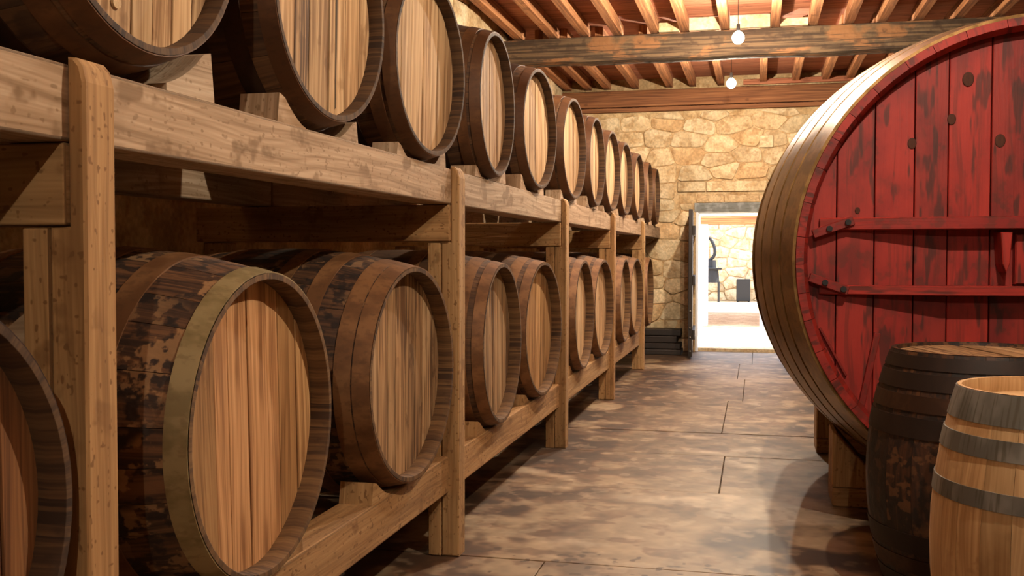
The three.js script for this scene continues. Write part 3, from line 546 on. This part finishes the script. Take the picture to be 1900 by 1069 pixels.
// ---------------------------------------------------------------- door leaf, planks by the wall
{
  const d = structure('door_1', 'dark plank door standing open into the cellar', 'door'); d.position.set(DX0 - 0.03, 0, ZW + 0.05); d.rotation.y = 0.05;
  for (let k = 0; k < 6; k++) mesh('plank', box(-0.05, 0, 0.03, 1.93, 0.02 + k * 0.165, 0.02 + (k + 1) * 0.165 - 0.004, 'y', 0.004), M.doorWood, d);
  for (const y of [0.25, 0.95, 1.6]) mesh('ledge', box(0, 0.035, y, y + 0.12, 0.04, 0.98, 'z', 0.005), M.doorWood, d);
  for (const y of [0.10, 0.28, 0.40, 0.62]) mesh('stud', new THREE.SphereGeometry(0.014, 8, 6).translate(-0.025, y, 1.012), M.zinc, d);
}
{
  const w = thing('plank_stack', 'stack of dark old planks lying along the base of the stone wall', 'planks');
  for (const [x0, x1, y0, y1, z0, z1] of [[-1.75, -0.98, 0, 0.07, -14.2, -13.8], [-1.7, -1.0, 0.072, 0.15, -14.25, -13.9], [-1.72, -1.05, 0.152, 0.24, -14.28, -13.95], [-1.65, -1.0, 0.242, 0.33, -14.3, -14.02]]) mesh('plank', box(x0, x1, y0, y1, z0, z1, 'x', 0.01), M.doorWood, w);
}
// ---------------------------------------------------------------- lamps
LAMPS.forEach(([x, y, z, k = 1], i) => {
  const names = ['bare pendant bulb nearest the stone end wall', 'bare pendant bulb hanging just before the hewn cross beam', 'bare pendant bulb above the middle of the aisle, out of view', 'bare pendant bulb above the red cask head, out of view', 'bare pendant bulb behind the viewpoint'];
  const l = thing('pendant_lamp', names[i], 'lamp', [x, y, z], 'bare bulbs along the aisle');
  const prof = [[0.001, -0.075], [0.025, -0.070], [0.045, -0.053], [0.055, -0.025], [0.052, 0.0], [0.036, 0.024], [0.018, 0.036], [0.013, 0.046]].map(([a, b]) => new THREE.Vector2(a, b));
  const b = mesh('bulb', new THREE.LatheGeometry(prof, 24), M.bulb, l); b.castShadow = false;
  mesh('socket', new THREE.CylinderGeometry(0.015, 0.018, 0.06, 16).translate(0, 0.071, 0), M.cord, l);
  mesh('cord', new THREE.CylinderGeometry(0.004, 0.004, CEIL - y - 0.1, 6).translate(0, 0.1 + (CEIL - y - 0.1) / 2, 0), M.cord, l);
  const p = new THREE.PointLight(LAMP_COLOR, LAMP_POWER * k, 0, 2); p.position.set(0, -0.02, 0); p.castShadow = true; p.shadow.radius = 1; l.add(p);
});

// ---------------------------------------------------------------- courtyard beyond the door
const yard = structure('ground_court', 'sunlit pale paving outside the doorway', 'ground');
mesh('paving', box(-7, 6, -0.2, 0.02, -19.4, ZW - 0.55, 'x'), M.paving, yard);
mesh('passage_floor', box(-7, 6, -0.2, 0.02, -26.9, -19.4, 'x'), M.gravel, yard);
mesh('paving', box(-7, 6, -0.2, 0.02, -30, -26.9, 'x'), M.paving, yard);
const portal = structure('wall_court', 'white rendered passage wall with timber lintel across the court', 'wall');
for (const b of [[-7, -0.9, 0.02, 3.2], [0.05, 6, 0.02, 3.2], [-0.9, 0.05, 2.06, 3.2]]) mesh('render', box(b[0], b[1], b[2], b[3], -19.75, -19.4, 'x'), M.plaster, portal);
mesh('lintel', box(-1.05, 0.2, 1.91, 2.06, -19.77, -19.38, 'x', 0.006), M.joist[0], portal);
mesh('passage_roof', box(-7, 6, 3.2, 3.35, -24.5, -19.4, 'x'), M.joist[0], portal);
const courtWall = structure('wall_beyond', 'sunlit rubble stone wall at the end of the passage', 'wall');
mesh('mortar', box(-7, 6, 0, 5, -30.4, -29.9, 'x'), M.paving, courtWall);
for (const poly of cells(-2.4, 1.2, 0.02, 3.2, 0.5, 0.3)) { const g = stoneGeometry(poly, rr(0.02, 0.06), 0.012); g.translate(0, 0, -29.9); mesh('stone', g, pick(M.stone.slice(0, 5)), courtWall); }
{
  const b = thing('loudspeaker_box', 'small black box standing against the far sunlit wall', 'box', [-0.37, 0.02, -29.4]);
  mesh('body', boxUV(new RoundedBoxGeometry(0.38, 0.62, 0.3, 2, 0.02).translate(0, 0.33, 0), 'y'), M.iron, b);
  for (const x of [-0.15, 0.15]) mesh('foot', new THREE.CylinderGeometry(0.02, 0.02, 0.02, 8).translate(x, 0.01, 0.1), M.cord, b);
}
{
  const p = thing('hand_pump', 'old dark iron pump on legs with a curved handle, outside', 'pump', [-1.22, 0.02, -29.2]);
  mesh('body', new THREE.CylinderGeometry(0.17, 0.2, 0.36, 18).translate(0, 0.72, 0), M.iron, p);
  mesh('plate', new RoundedBoxGeometry(0.52, 0.05, 0.4, 1, 0.01).translate(0, 0.93, 0), M.iron, p);
  mesh('cylinder', new THREE.CylinderGeometry(0.11, 0.13, 0.22, 16).translate(-0.02, 1.06, 0), M.iron, p);
  for (const [x, z] of [[-0.18, 0.12], [0.18, 0.12], [-0.18, -0.12], [0.18, -0.12]]) mesh('leg', new THREE.CylinderGeometry(0.03, 0.025, 0.56, 8).translate(x, 0.28, z), M.iron, p);
  mesh('handle', new THREE.TubeGeometry(new THREE.CatmullRomCurve3([new THREE.Vector3(-0.08, 1.15, 0), new THREE.Vector3(0.05, 1.3, 0), new THREE.Vector3(0.06, 1.5, 0), new THREE.Vector3(-0.03, 1.72, 0), new THREE.Vector3(-0.1, 1.8, 0)]), 20, 0.045, 8), M.iron, p);
}
renderer.render(scene, camera);
